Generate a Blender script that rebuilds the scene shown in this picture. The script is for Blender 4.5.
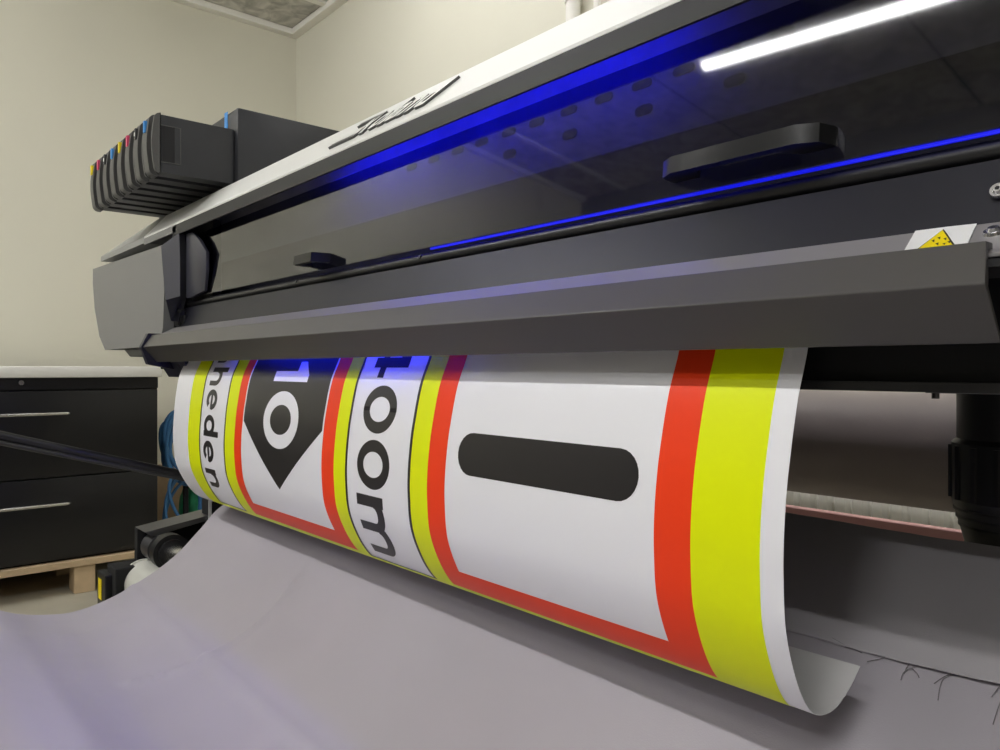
import bpy, bmesh, math, random
from mathutils import Vector, Matrix, noise
random.seed(4)
sc = bpy.context.scene
for o in list(bpy.data.objects): bpy.data.objects.remove(o)

# ------------------------------------------------------------ camera, world, exposure
TH = math.atan2(650, 750); FL = 750.0; HZ = 369.0
CA, SA = math.cos(TH), math.sin(TH)
FZ = -0.85                                   # floor height; the camera is the origin
cd = bpy.data.cameras.new('camera'); cam = bpy.data.objects.new('camera', cd); sc.collection.objects.link(cam)
cd.sensor_fit = 'HORIZONTAL'; cd.sensor_width = 36; cd.lens = 36*FL/1000
cd.shift_y = (HZ-375)/1000.0
cd.clip_start = 0.01
fw = Vector((-CA, SA, 0)); rt = Vector((SA, CA, 0)); up = Vector((0, 0, 1))
cam.matrix_world = Matrix((( rt.x, up.x, -fw.x, 0), (rt.y, up.y, -fw.y, 0), (rt.z, up.z, -fw.z, 0), (0, 0, 0, 1)))
sc.camera = cam
w = bpy.data.worlds.new('world'); sc.world = w; w.use_nodes = True
w.node_tree.nodes['Background'].inputs[0].default_value = (0.9, 0.95, 1, 1)
w.node_tree.nodes['Background'].inputs[1].default_value = 0.4
sc.view_settings.view_transform = 'Standard'; sc.view_settings.look = 'None'
sc.view_settings.gamma = 1; sc.view_settings.use_curve_mapping = False
sc.view_settings.exposure = 0.97
TUBE = 58.0                                  # emission of the ceiling tubes
BLUE = 13.0                                  # emission of the printer's blue lamps

# ------------------------------------------------------------ helpers
def mat(name, col, rough=0.5, metal=0.0, spec=0.5, nscale=0, namt=0.0, bump=0.0, bscale=200, emis=None, es=0, coat=0, aniso=None):
    m = bpy.data.materials.new(name); m.use_nodes = True
    nt = m.node_tree; b = nt.nodes['Principled BSDF']
    b.inputs['Base Color'].default_value = (*col, 1); b.inputs['Roughness'].default_value = rough
    b.inputs['Metallic'].default_value = metal; b.inputs['Specular IOR Level'].default_value = spec
    b.inputs['Coat Weight'].default_value = coat
    tc = nt.nodes.new('ShaderNodeTexCoord')
    if namt:
        n = nt.nodes.new('ShaderNodeTexNoise'); n.inputs['Scale'].default_value = nscale; n.inputs['Detail'].default_value = 5
        nt.links.new(tc.outputs['Object'], n.inputs['Vector'])
        r = nt.nodes.new('ShaderNodeMapRange'); r.inputs[1].default_value = .3; r.inputs[2].default_value = .7
        r.inputs[3].default_value = 1-namt; r.inputs[4].default_value = 1+namt
        nt.links.new(n.outputs['Fac'], r.inputs[0])
        mx = nt.nodes.new('ShaderNodeVectorMath'); mx.operation = 'SCALE'; mx.inputs[0].default_value = col
        nt.links.new(r.outputs[0], mx.inputs['Scale']); nt.links.new(mx.outputs[0], b.inputs['Base Color'])
    if bump:
        n = nt.nodes.new('ShaderNodeTexNoise'); n.inputs['Scale'].default_value = bscale; n.inputs['Detail'].default_value = 3
        nt.links.new(tc.outputs['Object'], n.inputs['Vector'])
        bp = nt.nodes.new('ShaderNodeBump'); bp.inputs['Strength'].default_value = bump; bp.inputs['Distance'].default_value = 0.002
        nt.links.new(n.outputs['Fac'], bp.inputs['Height']); nt.links.new(bp.outputs[0], b.inputs['Normal'])
    if emis:
        b.inputs['Emission Color'].default_value = (*emis, 1); b.inputs['Emission Strength'].default_value = es
    return m

def obj(name, bm, mats, parent=None, loc=None, smooth=None):
    me = bpy.data.meshes.new(name)
    bmesh.ops.recalc_face_normals(bm, faces=bm.faces)
    bm.to_mesh(me); bm.free()
    if not isinstance(mats, (list, tuple)): mats = [mats]
    for m in mats: me.materials.append(m)
    if smooth is not None:
        me.shade_smooth()
        if smooth < 180: me.set_sharp_from_angle(angle=math.radians(smooth))
    o = bpy.data.objects.new(name, me); sc.collection.objects.link(o)
    if loc: o.location = loc
    if parent: o.parent = parent
    return o
def thing(name, label, cat, loc=(0, 0, 0), group=None):
    o = bpy.data.objects.new(name, None); sc.collection.objects.link(o)
    o.location = loc; o.empty_display_size = .05
    o['label'] = label; o['category'] = cat
    if group: o['group'] = group
    bpy.context.view_layer.update()
    return o
def keep(o, root):                       # parts are modelled in world space, then hung under the thing
    o.parent = root; o.matrix_parent_inverse = Matrix.Translation(-Vector(root.location)); return o
def tag(o, label, cat, group=None):
    o['label'] = label; o['category'] = cat
    if group: o['group'] = group
    return o
def struct(o): o['kind'] = 'structure'; return o
def box(bm, x0, x1, y0, y1, z0, z1, bev=0, mi=0, seg=2):
    g = bmesh.ops.create_cube(bm, size=1)
    vs = g['verts']
    for v in vs: v.co = Vector((x0+(v.co.x+.5)*(x1-x0), y0+(v.co.y+.5)*(y1-y0), z0+(v.co.z+.5)*(z1-z0)))
    fs = set(f for v in vs for f in v.link_faces)
    for f in fs: f.material_index = mi
    if bev:
        es = set(e for v in vs for e in v.link_edges)
        r = bmesh.ops.bevel(bm, geom=list(es), offset=bev, segments=seg, affect='EDGES', profile=.5)
        for f in r['faces']: f.material_index = mi
    return bm
def B(): return bmesh.new()
def prism(bm, prof, x0, x1, mi=0, bev=0, axis='X', seg=2):
    """closed outline of (y,z) extruded along X (or (x,z) along Y, or (x,y) along Z)"""
    def P(a, b, c):
        return (c, a, b) if axis == 'X' else ((a, c, b) if axis == 'Y' else (a, b, c))
    v0 = [bm.verts.new(P(a, b, x0)) for a, b in prof]; v1 = [bm.verts.new(P(a, b, x1)) for a, b in prof]
    n = len(prof); fs = [bm.faces.new(v0), bm.faces.new(v1[::-1])]
    for i in range(n): fs.append(bm.faces.new((v0[i], v0[(i+1) % n], v1[(i+1) % n], v1[i])))
    for f in fs: f.material_index = mi
    if bev:
        es = set(e for v in v0+v1 for e in v.link_edges)
        bmesh.ops.bevel(bm, geom=list(es), offset=bev, segments=seg, affect='EDGES', profile=.5)
    return bm
def cyl(bm, p0, p1, r0, r1=None, n=32, mi=0, cap=True):
    p0, p1 = Vector(p0), Vector(p1); r1 = r0 if r1 is None else r1
    d = (p1-p0).normalized(); a = d.orthogonal().normalized(); b = d.cross(a)
    A = [bm.verts.new(p0+(a*math.cos(t)+b*math.sin(t))*r0) for t in [2*math.pi*i/n for i in range(n)]]
    C = [bm.verts.new(p1+(a*math.cos(t)+b*math.sin(t))*r1) for t in [2*math.pi*i/n for i in range(n)]]
    fs = []
    for i in range(n): fs.append(bm.faces.new((A[i], A[(i+1) % n], C[(i+1) % n], C[i])))
    if cap: fs += [bm.faces.new(A[::-1]), bm.faces.new(C)]
    for f in fs: f.material_index = mi
    return bm
def tube(bm, pts, r, n=8, mi=0, closed=False):
    pts = [Vector(p) for p in pts]; rings = []; N = len(pts); a = None
    for i, p in enumerate(pts):
        if closed: d = pts[(i+1) % N]-pts[i-1]
        else: d = pts[min(i+1, N-1)]-pts[max(i-1, 0)]
        d.normalize()
        a = d.orthogonal().normalized() if a is None else (a-d*a.dot(d)).normalized()
        b = d.cross(a)
        rings.append([bm.verts.new(p+(a*math.cos(t)+b*math.sin(t))*r) for t in [2*math.pi*k/n for k in range(n)]])
    for i in range(N if closed else N-1):
        A, C = rings[i], rings[(i+1) % N]
        for k in range(n): bm.faces.new((A[k], A[(k+1) % n], C[(k+1) % n], C[k])).material_index = mi
    if not closed:
        bm.faces.new(rings[0][::-1]).material_index = mi; bm.faces.new(rings[-1]).material_index = mi
    return bm
def catmull(P, n=8):
    P = [Vector(p) for p in P]; out = []
    for i in range(len(P)-1):
        a = P[max(i-1, 0)]; b = P[i]; c = P[i+1]; d = P[min(i+2, len(P)-1)]
        for k in range(n):
            t = k/n
            out.append(.5*((2*b)+(c-a)*t+(2*a-5*b+4*c-d)*t*t+(3*b-a-3*c+d)*t**3))
    out.append(P[-1]); return out
def ray(px, py):                          # used to measure positions from the photograph
    q = (px-500)/FL; v = -(py-HZ)/FL
    return Vector((-CA+q*SA, SA+q*CA, v))
def on_y(px, py, y): d = ray(px, py); return d*(y/d.y)
def on_x(px, py, x): d = ray(px, py); return d*(x/d.x)
_gc = {}
def glyph(ch, bold=.02):
    """flat outline mesh of a character: verts, faces, bbox"""
    if (ch, bold) in _gc: return _gc[(ch, bold)]
    cu = bpy.data.curves.new('g', 'FONT'); cu.body = ch; cu.offset = bold; cu.resolution_u = 8
    o = bpy.data.objects.new('g', cu); sc.collection.objects.link(o)
    bpy.context.view_layer.update()
    me = bpy.data.meshes.new_from_object(o.evaluated_get(bpy.context.evaluated_depsgraph_get()))
    vs = [tuple(v.co)[:2] for v in me.vertices]; fs = [tuple(p.vertices) for p in me.polygons]
    bpy.data.objects.remove(o); bpy.data.curves.remove(cu); bpy.data.meshes.remove(me)
    xs = [v[0] for v in vs]; ys = [v[1] for v in vs]
    _gc[(ch, bold)] = (vs, fs, (min(xs), max(xs), min(ys), max(ys))); return _gc[(ch, bold)]

# ------------------------------------------------------------ materials
M = {}
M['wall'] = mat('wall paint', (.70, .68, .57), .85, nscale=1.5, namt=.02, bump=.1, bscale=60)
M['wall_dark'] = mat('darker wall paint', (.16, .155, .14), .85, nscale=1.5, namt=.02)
M['trim'] = mat('white trim', (.86, .84, .78), .6)
M['floor'] = mat('concrete floor', (.40, .37, .29), .6, nscale=3, namt=.14, bump=.2, bscale=40)
M['grey'] = mat('satin grey plastic', (.20, .20, .195), .42, bump=.05, bscale=900)
M['beam'] = mat('satin grey metal', (.068, .064, .060), .36, spec=.6)
M['panel'] = mat('dark painted panel', (.011, .011, .017), .38, spec=.25, nscale=30, namt=.04)
M['panel_low'] = mat('lit grey ledge', (.24, .23, .225), .35, metal=.0)
M['white'] = mat('white plastic', (.78, .78, .74), .45)
M['lip'] = mat('dark grey lip', (.020, .020, .021), .5)
M['black'] = mat('black plastic', (.012, .012, .013), .4)
M['blackm'] = mat('matt black', (.008, .008, .009), .75)
M['cart'] = mat('cartridge plastic', (.026, .027, .031), .42, nscale=20, namt=.1)
M['cartrim'] = mat('cartridge rim', (.075, .075, .072), .45)
M['steel'] = mat('steel', (.65, .65, .66), .25, metal=1)
M['dsteel'] = mat('dark steel', (.22, .22, .23), .35, metal=.9)
M['chrome'] = mat('chrome letters', (.10, .10, .10), .3, metal=.5)
M['cloth'] = mat('grey cloth', (.40, .375, .40), .95, nscale=2.5, namt=.05, bump=.12, bscale=700)
M['clothd'] = mat('darker cloth', (.40, .38, .39), .9, nscale=4, namt=.06, bump=.12, bscale=700)
M['cab'] = mat('black lacquer', (.008, .008, .010), .35, nscale=5, namt=.15)
M['top'] = mat('white laminate', (.85, .84, .80), .5)
M['wood'] = mat('pallet wood', (.56, .42, .26), .75, nscale=14, namt=.12, bump=.2, bscale=60)
M['paper'] = mat('white vinyl', (.86, .86, .88), .35)
M['yel'] = mat('lime yellow ink', (.80, .90, .0), .4, spec=.25)
M['red'] = mat('orange red ink', (.92, .055, .010), .4, spec=.25)
M['ink'] = mat('black ink', (.018, .016, .016), .35)
M['back'] = mat('vinyl backing', (.55, .54, .53), .5)
M['blue'] = mat('blue lamp', (0, 0, .5), .5, emis=(.002, .003, 1), es=BLUE)
M['blue3'] = mat('blue lamp outlet', (0, 0, .5), .5, emis=(.01, .02, 1), es=30)
M['blue2'] = mat('blue edge glow', (0, 0, .3), .5, emis=(.006, .01, 1), es=.36)  # glow of the acrylic edge, not a lamp of its own
M['tube'] = mat('lamp diffuser', (.9, .9, .9), .5, emis=(.99, .985, .985), es=TUBE)
M['tube4'] = mat('lamp diffuser right', (.9, .9, .9), .5, emis=(.99, .985, .985), es=TUBE*1.5)
M['tube3'] = mat('added lamp diffuser', (.9, .9, .9), .5, emis=(.99, .985, .985), es=TUBE*.27)
M['tube2'] = mat('lamp diffuser far', (.9, .9, .9), .5, emis=(.99, .985, .985), es=TUBE*.24)
M['lamp'] = mat('lamp body', (.8, .8, .8), .5)
M['cable'] = mat('blue cable', (.045, .16, .34), .45)
M['green'] = mat('green plastic', (.03, .30, .14), .4, nscale=12, namt=.3)
M['card'] = mat('cardboard', (.42, .29, .17), .8, nscale=20, namt=.1)
M['rad'] = mat('radiator enamel', (.80, .79, .72), .35)
M['roll'] = mat('unprinted roll', (.45, .39, .39), .45)
M['pink'] = mat('pink rail', (.85, .48, .48), .5)
M['motor'] = mat('cream motor', (.62, .62, .56), .4)
M['lyel'] = mat('label yellow', (.92, .72, .0), .4)
M['lmag'] = mat('label magenta', (.75, .06, .16), .4)
M['lblu'] = mat('label blue', (.06, .33, .80), .4)
M['lblk'] = mat('label dark', (.03, .03, .03), .4)
M['lwht'] = mat('label white', (.85, .85, .83), .4)
M['rail'] = mat('carriage rail', (.22, .22, .24), .5, nscale=9, namt=.25)
M['slot'] = mat('slots and shaded rail', (.012, .012, .014), .6)
# cover acrylic: mirror-like front with a dark see-through tint
m = bpy.data.materials.new('smoked acrylic'); m.use_nodes = True; nt = m.node_tree; nt.nodes.clear()
out = nt.nodes.new('ShaderNodeOutputMaterial'); mx = nt.nodes.new('ShaderNodeMixShader'); fr = nt.nodes.new('ShaderNodeFresnel')
fr.inputs[0].default_value = 1.75
tr = nt.nodes.new('ShaderNodeBsdfTransparent'); tr.inputs[0].default_value = (.52, .52, .60, 1)
gl = nt.nodes.new('ShaderNodeBsdfGlossy'); gl.inputs['Roughness'].default_value = .035; gl.inputs[0].default_value = (.95, .95, .95, 1)
ge = nt.nodes.new('ShaderNodeNewGeometry'); ml = nt.nodes.new('ShaderNodeMath'); ml.operation = 'MULTIPLY'; iv = nt.nodes.new('ShaderNodeMath'); iv.operation = 'SUBTRACT'; iv.inputs[0].default_value = 1
nt.links.new(ge.outputs['Backfacing'], iv.inputs[1]); nt.links.new(fr.outputs[0], ml.inputs[0]); nt.links.new(iv.outputs[0], ml.inputs[1]); nt.links.new(ml.outputs[0], mx.inputs[0]); nt.links.new(tr.outputs[0], mx.inputs[1]); nt.links.new(gl.outputs[0], mx.inputs[2])
nt.links.new(mx.outputs[0], out.inputs[0]); M['acryl'] = m
# ceiling tiles: mineral fibre with narrow dark joints every 1.2 m across and 0.6 m along
m = mat('ceiling tiles', (.5, .49, .45), .9); nt = m.node_tree; b = nt.nodes['Principled BSDF']
tc = nt.nodes.new('ShaderNodeTexCoord'); sx = nt.nodes.new('ShaderNodeSeparateXYZ'); nt.links.new(tc.outputs['Object'], sx.inputs[0])
def joint(sock, off, step, wd):
    a = nt.nodes.new('ShaderNodeMath'); a.operation = 'ADD'; a.inputs[1].default_value = off; nt.links.new(sock, a.inputs[0])
    p = nt.nodes.new('ShaderNodeMath'); p.operation = 'PINGPONG'; p.inputs[1].default_value = step/2; nt.links.new(a.outputs[0], p.inputs[0])
    g = nt.nodes.new('ShaderNodeMath'); g.operation = 'GREATER_THAN'; g.inputs[1].default_value = wd; nt.links.new(p.outputs[0], g.inputs[0]); return g.outputs[0]
j1 = joint(sx.outputs[0], 1.30+12, 1.2, .006)
n1 = nt.nodes.new('ShaderNodeTexNoise'); n1.inputs['Scale'].default_value = 9; n1.inputs['Detail'].default_value = 8; n1.inputs['Distortion'].default_value = 1.2
nt.links.new(tc.outputs['Object'], n1.inputs['Vector'])
r1 = nt.nodes.new('ShaderNodeMapRange'); r1.inputs[1].default_value = .35; r1.inputs[2].default_value = .65; r1.inputs[3].default_value = .6; r1.inputs[4].default_value = 1.15
nt.links.new(n1.outputs['Fac'], r1.inputs[0])
mu = nt.nodes.new('ShaderNodeMath'); mu.operation = 'MULTIPLY'; nt.links.new(r1.outputs[0], mu.inputs[0]); nt.links.new(j1, mu.inputs[1])
vs = nt.nodes.new('ShaderNodeVectorMath'); vs.operation = 'SCALE'; vs.inputs[0].default_value = (.60, .585, .54); nt.links.new(mu.outputs[0], vs.inputs['Scale'])
nt.links.new(vs.outputs[0], b.inputs['Base Color']); M['ceil'] = m

# ------------------------------------------------------------ the room
XW, YB, YF, XR_, ZC = -4.11, 1.98, -2.95, 3.2, 1.97
struct(obj('floor', box(B(), XW-.1, XR_+.1, YF-.1, YB+.1, FZ-.1, FZ), M['floor']))
struct(obj('ceiling', box(B(), XW-.1, XR_+.1, YF-.1, YB+.1, ZC, ZC+.1), M['ceil']))
struct(obj('wall_left', box(B(), XW-.1, XW, YF-.1, YB+.1, FZ, ZC), M['wall']))
struct(obj('wall_back', box(B(), XW, XR_, YB, YB+.1, FZ, ZC), M['wall']))
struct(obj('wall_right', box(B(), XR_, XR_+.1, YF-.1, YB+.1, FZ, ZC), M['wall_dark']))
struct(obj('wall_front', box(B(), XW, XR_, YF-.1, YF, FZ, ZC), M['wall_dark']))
def cove(x0, x1, y0, y1):
    bm = B(); box(bm, x0, x1, y0, y1, ZC-.035, ZC, bev=.004); return bm
struct(obj('trim_1', cove(XW, XW+.05, YF, YB), M['trim']))
struct(obj('trim_2', cove(XW+.05, XR_, YB-.05, YB), M['trim']))
struct(obj('trim_3', box(B(), XW+.42, XW+.46, YF, YB-.05, ZC-.012, ZC), M['trim']))

def lamp(x0, x1, y, rot, label, tm='tube'):
    c = ((x0+x1)/2, y, ZC)
    t = thing('ceiling_light', label, 'ceiling light', c, 'tube lights on the ceiling'); L = (x1-x0)/2
    bm = B(); box(bm, -L, L, -.05, .05, -.03, 0, bev=.005); obj('housing', bm, M['lamp'], t)
    bm = B()
    prof = [(-.032, -.03)]+[(.032*math.cos(a), -.03+.032*math.sin(a)) for a in [math.pi+math.pi*k/10 for k in range(1, 10)]]+[(.032, -.03)]
    prism(bm, prof, -L+.01, L-.01); obj('diffuser', bm, M[tm], t, smooth=40)
    t.rotation_euler.z = rot
lamp(-2.19, -.69, -1.82, math.radians(-5), 'long white tube light whose reflection shows in the cover glass', 'tube2')
lamp(.0, .62, -2.55, math.radians(-5), 'short bright tube light near the far front wall', 'tube4')
lamp(-.35, 1.15, -1.15, 0, 'long white tube light closest in front of the printer')
lamp(-3.6, -2.1, -1.15, 0, 'added unseen tube light brightening the left wall and black cabinet')  # unseen tube, added to brighten the left wall and cabinet
lamp(-2.9, -1.4, 1.25, 0, 'added unseen tube light brightening the back wall near the corner', 'tube3')  # unseen tube, added to lift the back wall
lamp(-.6, .9, 1.25, 0, 'added unseen tube light brightening the rear of the printer, right end', 'tube3')  # unseen tube, added to light the roll and radiator

# pipes on the back wall
for px, r, lab in ((573, .026, 'thicker of the two white pipes running up the wall'), (597, .012, 'thinner of the two white pipes running up the wall')):
    p = on_y(px, 10, YB-.04)
    bm = B(); cyl(bm, (p.x, p.y, FZ), (p.x, p.y, ZC), r)
    for z in (-.5, .5, 1.3): cyl(bm, (p.x, p.y, z), (p.x, p.y, z+.02), r+.004); box(bm, p.x-.006, p.x+.006, p.y, YB, z, z+.02)
    tag(obj('wall_pipe', bm, M['trim'], smooth=40), lab, 'pipe', 'pipes on the back wall')
# radiator
t = thing('radiator', 'white ribbed panel radiator on the wall seen under the printer', 'radiator', (-.9, YB-.07, FZ+.15))
bm = B()
for k in range(34):
    x = -.75+k*.045-.9+.0; prism(bm, [(x, -.1), (x+.008, -.1), (x+.013, -.118), (x+.032, -.118), (x+.037, -.1), (x+.045, -.1), (x+.045, -.06), (x, -.06)], FZ+.17, FZ+.62, axis='Z') if False else None
    y0 = YB-.07
    prism(bm, [(x, y0), (x, y0-.018), (x+.008, y0-.03), (x+.032, y0-.03), (x+.040, y0-.018), (x+.045, y0-.018), (x+.045, y0)], FZ+.17, FZ+.60, axis='Z')
keep(obj('panel', bm, M['rad'], smooth=20), t)
bm = B(); box(bm, -1.66, -.11, YB-.1, YB-.02, FZ+.60, FZ+.615, bev=.003); keep(obj('top_grille', bm, M['rad']), t)
for x in (-1.5, -.3):
    bm = B(); box(bm, x, x+.04, YB-.07, YB-.001, FZ+.14, FZ+.55); box(bm, x, x+.04, YB-.08, YB-.04, FZ, FZ+.17)
    keep(obj('bracket', bm, M['rad']), t)

# ------------------------------------------------------------ drawer cabinet on a pallet
CX = -3.2; ztop = -.032; zb = FZ+.128
t = thing('drawer_cabinet', 'glossy black wide drawer cabinet on a wooden pallet', 'cabinet', (CX-.35, .2, zb))
y0, y1 = -.75, .945
bm = B(); box(bm, CX-.72, CX-.02, y0, y1, zb, ztop, bev=.003); keep(obj('body', bm, M['cab']), t)
bm = B(); box(bm, CX-.02, CX-.008, y0, y1, ztop-.045, ztop, bev=.002); keep(obj('front_rail', bm, M['cab']), t)
lk = on_x(21, 380, CX-.008)
bm = B(); cyl(bm, (CX-.01, lk.y, ztop-.018), (CX+.002, lk.y, ztop-.018), .009, n=20); keep(obj('lock', bm, M['steel']), t)
zd = [ztop-.048, -.405, zb+.006]
for k in range(2):
    bm = B(); box(bm, CX-.02, CX, y0+.004, y1-.004, zd[k+1]+.002, zd[k]-.002, bev=.004)
    d = keep(obj('drawer', bm, M['cab'], smooth=30), t)
    pz = [-.166, -.503][k]; ye = on_x(70, 412, CX+.026).y
    pp = [(CX, ye-.9, pz), (CX+.018, ye-.9, pz), (CX+.026, ye-.89, pz), (CX+.026, ye-.01, pz), (CX+.018, ye, pz), (CX-.003, ye, pz)]
    h = obj('handle', tube(B(), pp, .0065, 8), M['steel'], smooth=60); h['label'] = 'slim silver bar handle'
    h.parent = d; h.matrix_parent_inverse = (Matrix.Translation(-Vector(t.location)))
    h.matrix_parent_inverse = Matrix.Identity(4)
bm = B(); box(bm, CX-.76, CX+.012, y0-.02, y1+.01, ztop, ztop+.042, bev=.004)
tag(obj('worktop', bm, M['top'], smooth=30), 'thick white worktop lying on the black drawer cabinet', 'worktop')
t = thing('pallet', 'pale wooden pallet carrying the black drawer cabinet', 'pallet', (CX-.4, .1, FZ))
bm = B()
for xx in (CX-.75, CX-.58, CX-.41, CX-.24, CX-.09): box(bm, xx, xx+.11, -.74, .93, zb-.024, zb, bev=.002)
keep(obj('deck', bm, M['wood']), t)
yb_ = on_x(87, 575, CX).y
for xx in (CX-.75, CX-.41, CX-.08):
    for yy in (yb_-1.35, yb_-.70, yb_-.045):
        bm = B(); box(bm, xx, xx+.09, yy, yy+.072, FZ, zb-.024, bev=.003); keep(obj('block', bm, M['wood']), t)

# things behind the cabinet: carton, green bag, cable coils
bm = B(); box(bm, -4.03, -3.62, 1.00, 1.38, FZ, FZ+.36, bev=.004); box(bm, -4.03, -3.62, 1.185, 1.195, FZ+.36, FZ+.363)
tag(obj('cardboard_box', bm, M['card']), 'brown cardboard box on the floor behind blue cables', 'box')
bm = B(); bmesh.ops.create_icosphere(bm, subdivisions=4, radius=1)
for v in bm.verts:
    n = noise.noise(v.co*2.3)*.22+noise.noise(v.co*6)*.08
    v.co = Vector((-3.46+v.co.x*.09*(1+n), 1.20+v.co.y*.08*(1+n), FZ+.21+max(v.co.z, -.98)*.21*(1+n)))
    v.co.z = max(v.co.z, FZ)
tag(obj('plastic_bag', bm, M['green'], smooth=180), 'crumpled green plastic bag among the blue cables', 'bag')
def coil(c, R, turns, tilt, lab, sd, rr=.008):
    rnd = random.Random(sd); pts = []
    for k in range(turns*20):
        a = 2*math.pi*k/20; r = R*(1+.12*math.sin(a*.37+sd)+.05*math.sin(a*1.3))
        pts.append((c[0]+.035*math.sin(a*.21+sd), c[1]+r*math.cos(a+.2*math.sin(a*.5+sd))*.62, c[2]+r*math.sin(a+.5*math.sin(a*.31))+.03*math.sin(a*.23+sd)))
    pts = catmull(pts, 2)
    tag(obj('cable_coil', tube(B(), pts, rr, 7), M['cable'], smooth=180), lab, 'cable', 'blue cables beside the cabinet')
coil((-3.30, 1.080, -.33), .13, 6, 0, 'upper coil of blue cable hanging beside the cabinet', 1, .009)
coil((-3.28, 1.075, -.58), .13, 4, 0, 'lower coil of blue cable hanging in front of the carton', 5, .007)
bm = B(); box(bm, -3.36, -3.34, 1.09, 1.11, FZ, -.19, bev=.003); box(bm, -3.40, -3.25, 1.04, 1.16, FZ, FZ+.01); box(bm, -3.36, -3.24, 1.095, 1.105, -.205, -.19)
tag(obj('cable_post', bm, M['blackm']), 'thin black post carrying the blue cable coils', 'post')

# ------------------------------------------------------------ the printer
P = thing('large_format_printer', 'wide grey, black and white roll printer with smoked glass front cover, printing', 'printer', (-1.2, .85, FZ))
def part(name, bm, m, smooth=None, label=None, parent=None):
    o = obj(name, bm, m, smooth=smooth)
    if parent is None: keep(o, P)
    else: o.parent = parent
    if label: o['label'] = label
    return o
XL0, XR0 = -2.61, .12                        # printer left end, where the right housing begins
# front beam, open channel with end plate
bm = B()
prism(bm, [(.571, .0853), (.5510, .0558), (.5510, .0545), (.583, .0175), (.587, .0175), (.5565, .0535), (.5570, .0565), (.574, .081), (.584, .081), (.584, .0853)], -1.99, -.158, bev=.0006)
for v in bm.verts:
    if v.co.x > -.17: v.co.x -= .002+(.005 if v.co.z > .079 else 0)
    v.co *= .955
part('front_beam', bm, M['beam'])
bm = B(); box(bm, -1.88, .06, .540, .610, .0640, .0690); part('beam_bracket', bm, M['blackm'])
bm = B()
prism(bm, [(.562, .089), (.546, .055), (.562, .012), (.62, .000), (.64, .0), (.64, .089)], -2.010, -1.99, bev=.001)
prism(bm, [(.562, .089), (.548, .055), (.562, .012), (.62, .000), (.64, .0), (.64, .089)], -.158, -.150, bev=.001) if False else None
for v in bm.verts: v.co *= .955
part('beam_end_plate', bm, mat('dark blue-black plate', (.012, .012, .03), .4))
bm = B(); prism(bm, [(.585, .02), (.64, .02), (.64, -.02), (.61, -.02)], -1.985, -1.80); part('end_bracket', bm, mat('blue-black bracket', (.01, .01, .03), .4))
bm = B(); prism(bm, [(.59, .012), (.596, .012), (.612, -.014), (.606, -.014)], -1.852, -1.846); part('guide_pin', bm, M['steel'])
# panel behind the beam: steep upper part, flat lower part coloured lighter for the light it catches
bm = B()
prism(bm, [(.602, .1018), (.6205, .1500), (.632, .1495), (.632, .095), (.602, .095)], -1.93, XR0)
part('front_panel', bm, M['panel'])
bm = B()
prism(bm, [(.553, .0747), (.602, .1022), (.602, .0985), (.553, .0715)], -1.93, XR0, bev=.0008)
part('front_ledge', bm, M['panel_low'])
# warning label and screws on the ledge
nl = Vector((0, -(.1022-.0865), .028)).normalized()
def ledge(px, py):
    d = ray(px, py); p0 = Vector((0, .574, .0865)); tt = p0.dot(nl)/d.dot(nl); return d*tt
def ledge_poly(bm, pts, h, mi=0):
    lo = [ledge(*p)+nl*(h-.0003) for p in pts]; hi = [ledge(*p)+nl*h for p in pts]
    a = [bm.verts.new(v) for v in lo]; b_ = [bm.verts.new(v) for v in hi]; n = len(a)
    fs = [bm.faces.new(b_), bm.faces.new(a[::-1])]+[bm.faces.new((a[i], a[(i+1) % n], b_[(i+1) % n], b_[i])) for i in range(n)]
    for f in fs: f.material_index = mi
bm = B()
ledge_poly(bm, [(916, 231), (977, 224.5), (960, 262), (895, 268)], .0008, 0)
ledge_poly(bm, [(944, 230.5), (966, 262), (897, 266)], .0012, 2)
ledge_poly(bm, [(943, 232), (961, 259), (903, 263)], .0016, 1)
for a in [(932, 243), (938, 240), (944, 241), (936, 246), (943, 246), (948, 244)]:
    ledge_poly(bm, [(a[0], a[1]), (a[0]+3, a[1]-1), (a[0]+2.4, a[1]+1.4)], .0019, 2)
bmesh.ops.bisect_plane(bm, geom=bm.verts[:]+bm.edges[:]+bm.faces[:], plane_co=(0, .5535, 0), plane_no=(0, -1, 0), clear_outer=True)
part('warning_label', bm, [M['lwht'], M['lyel'], M['ink']], label='white label with a yellow warning triangle')
for px, py, r in ((994, 233, .0045), (999, 191, .004)):
    if py > 200: c = ledge(px, py); nn = nl
    else: c = on_y(px, py, .608); nn = Vector((0, -.93, .36))
    bm = B(); cyl(bm, c, c+nn*.0022, r*1.5, r*1.35, 20); cyl(bm, c+nn*.002, c+nn*.0045, r, r*.7, 20, mi=0); cyl(bm, c+nn*.0044, c+nn*.0046, r*.4, n=6, mi=1)
    part('screw', bm, [M['steel'], M['blackm']])
# black seal in the gap below the cover, glow painted for blue light leaking at the glass edge
bm = B()
prof = [(.636+.010*math.cos(a), .160+.0085*math.sin(a)) for a in [2*math.pi*k/14 for k in range(14)]]
prism(bm, prof, -1.90, XR0); box(bm, -1.92, XR0, .634, .66, .10, .168); part('cover_seal', bm, M['black'], smooth=40)
for x in [-1.30, -.9]:
    c = Vector((x, .6270, .163)); bm = B(); cyl(bm, c, c+Vector((0, -.002, .001)), .003, n=12); part('screw', bm, M['black'])
bm = B(); box(bm, -.87, XR0, .6225, .6255, .1695, .1722); part('cover_edge_glow', bm, M['blue2'], label='thin blue glowing line along the lower edge of the cover')
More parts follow.
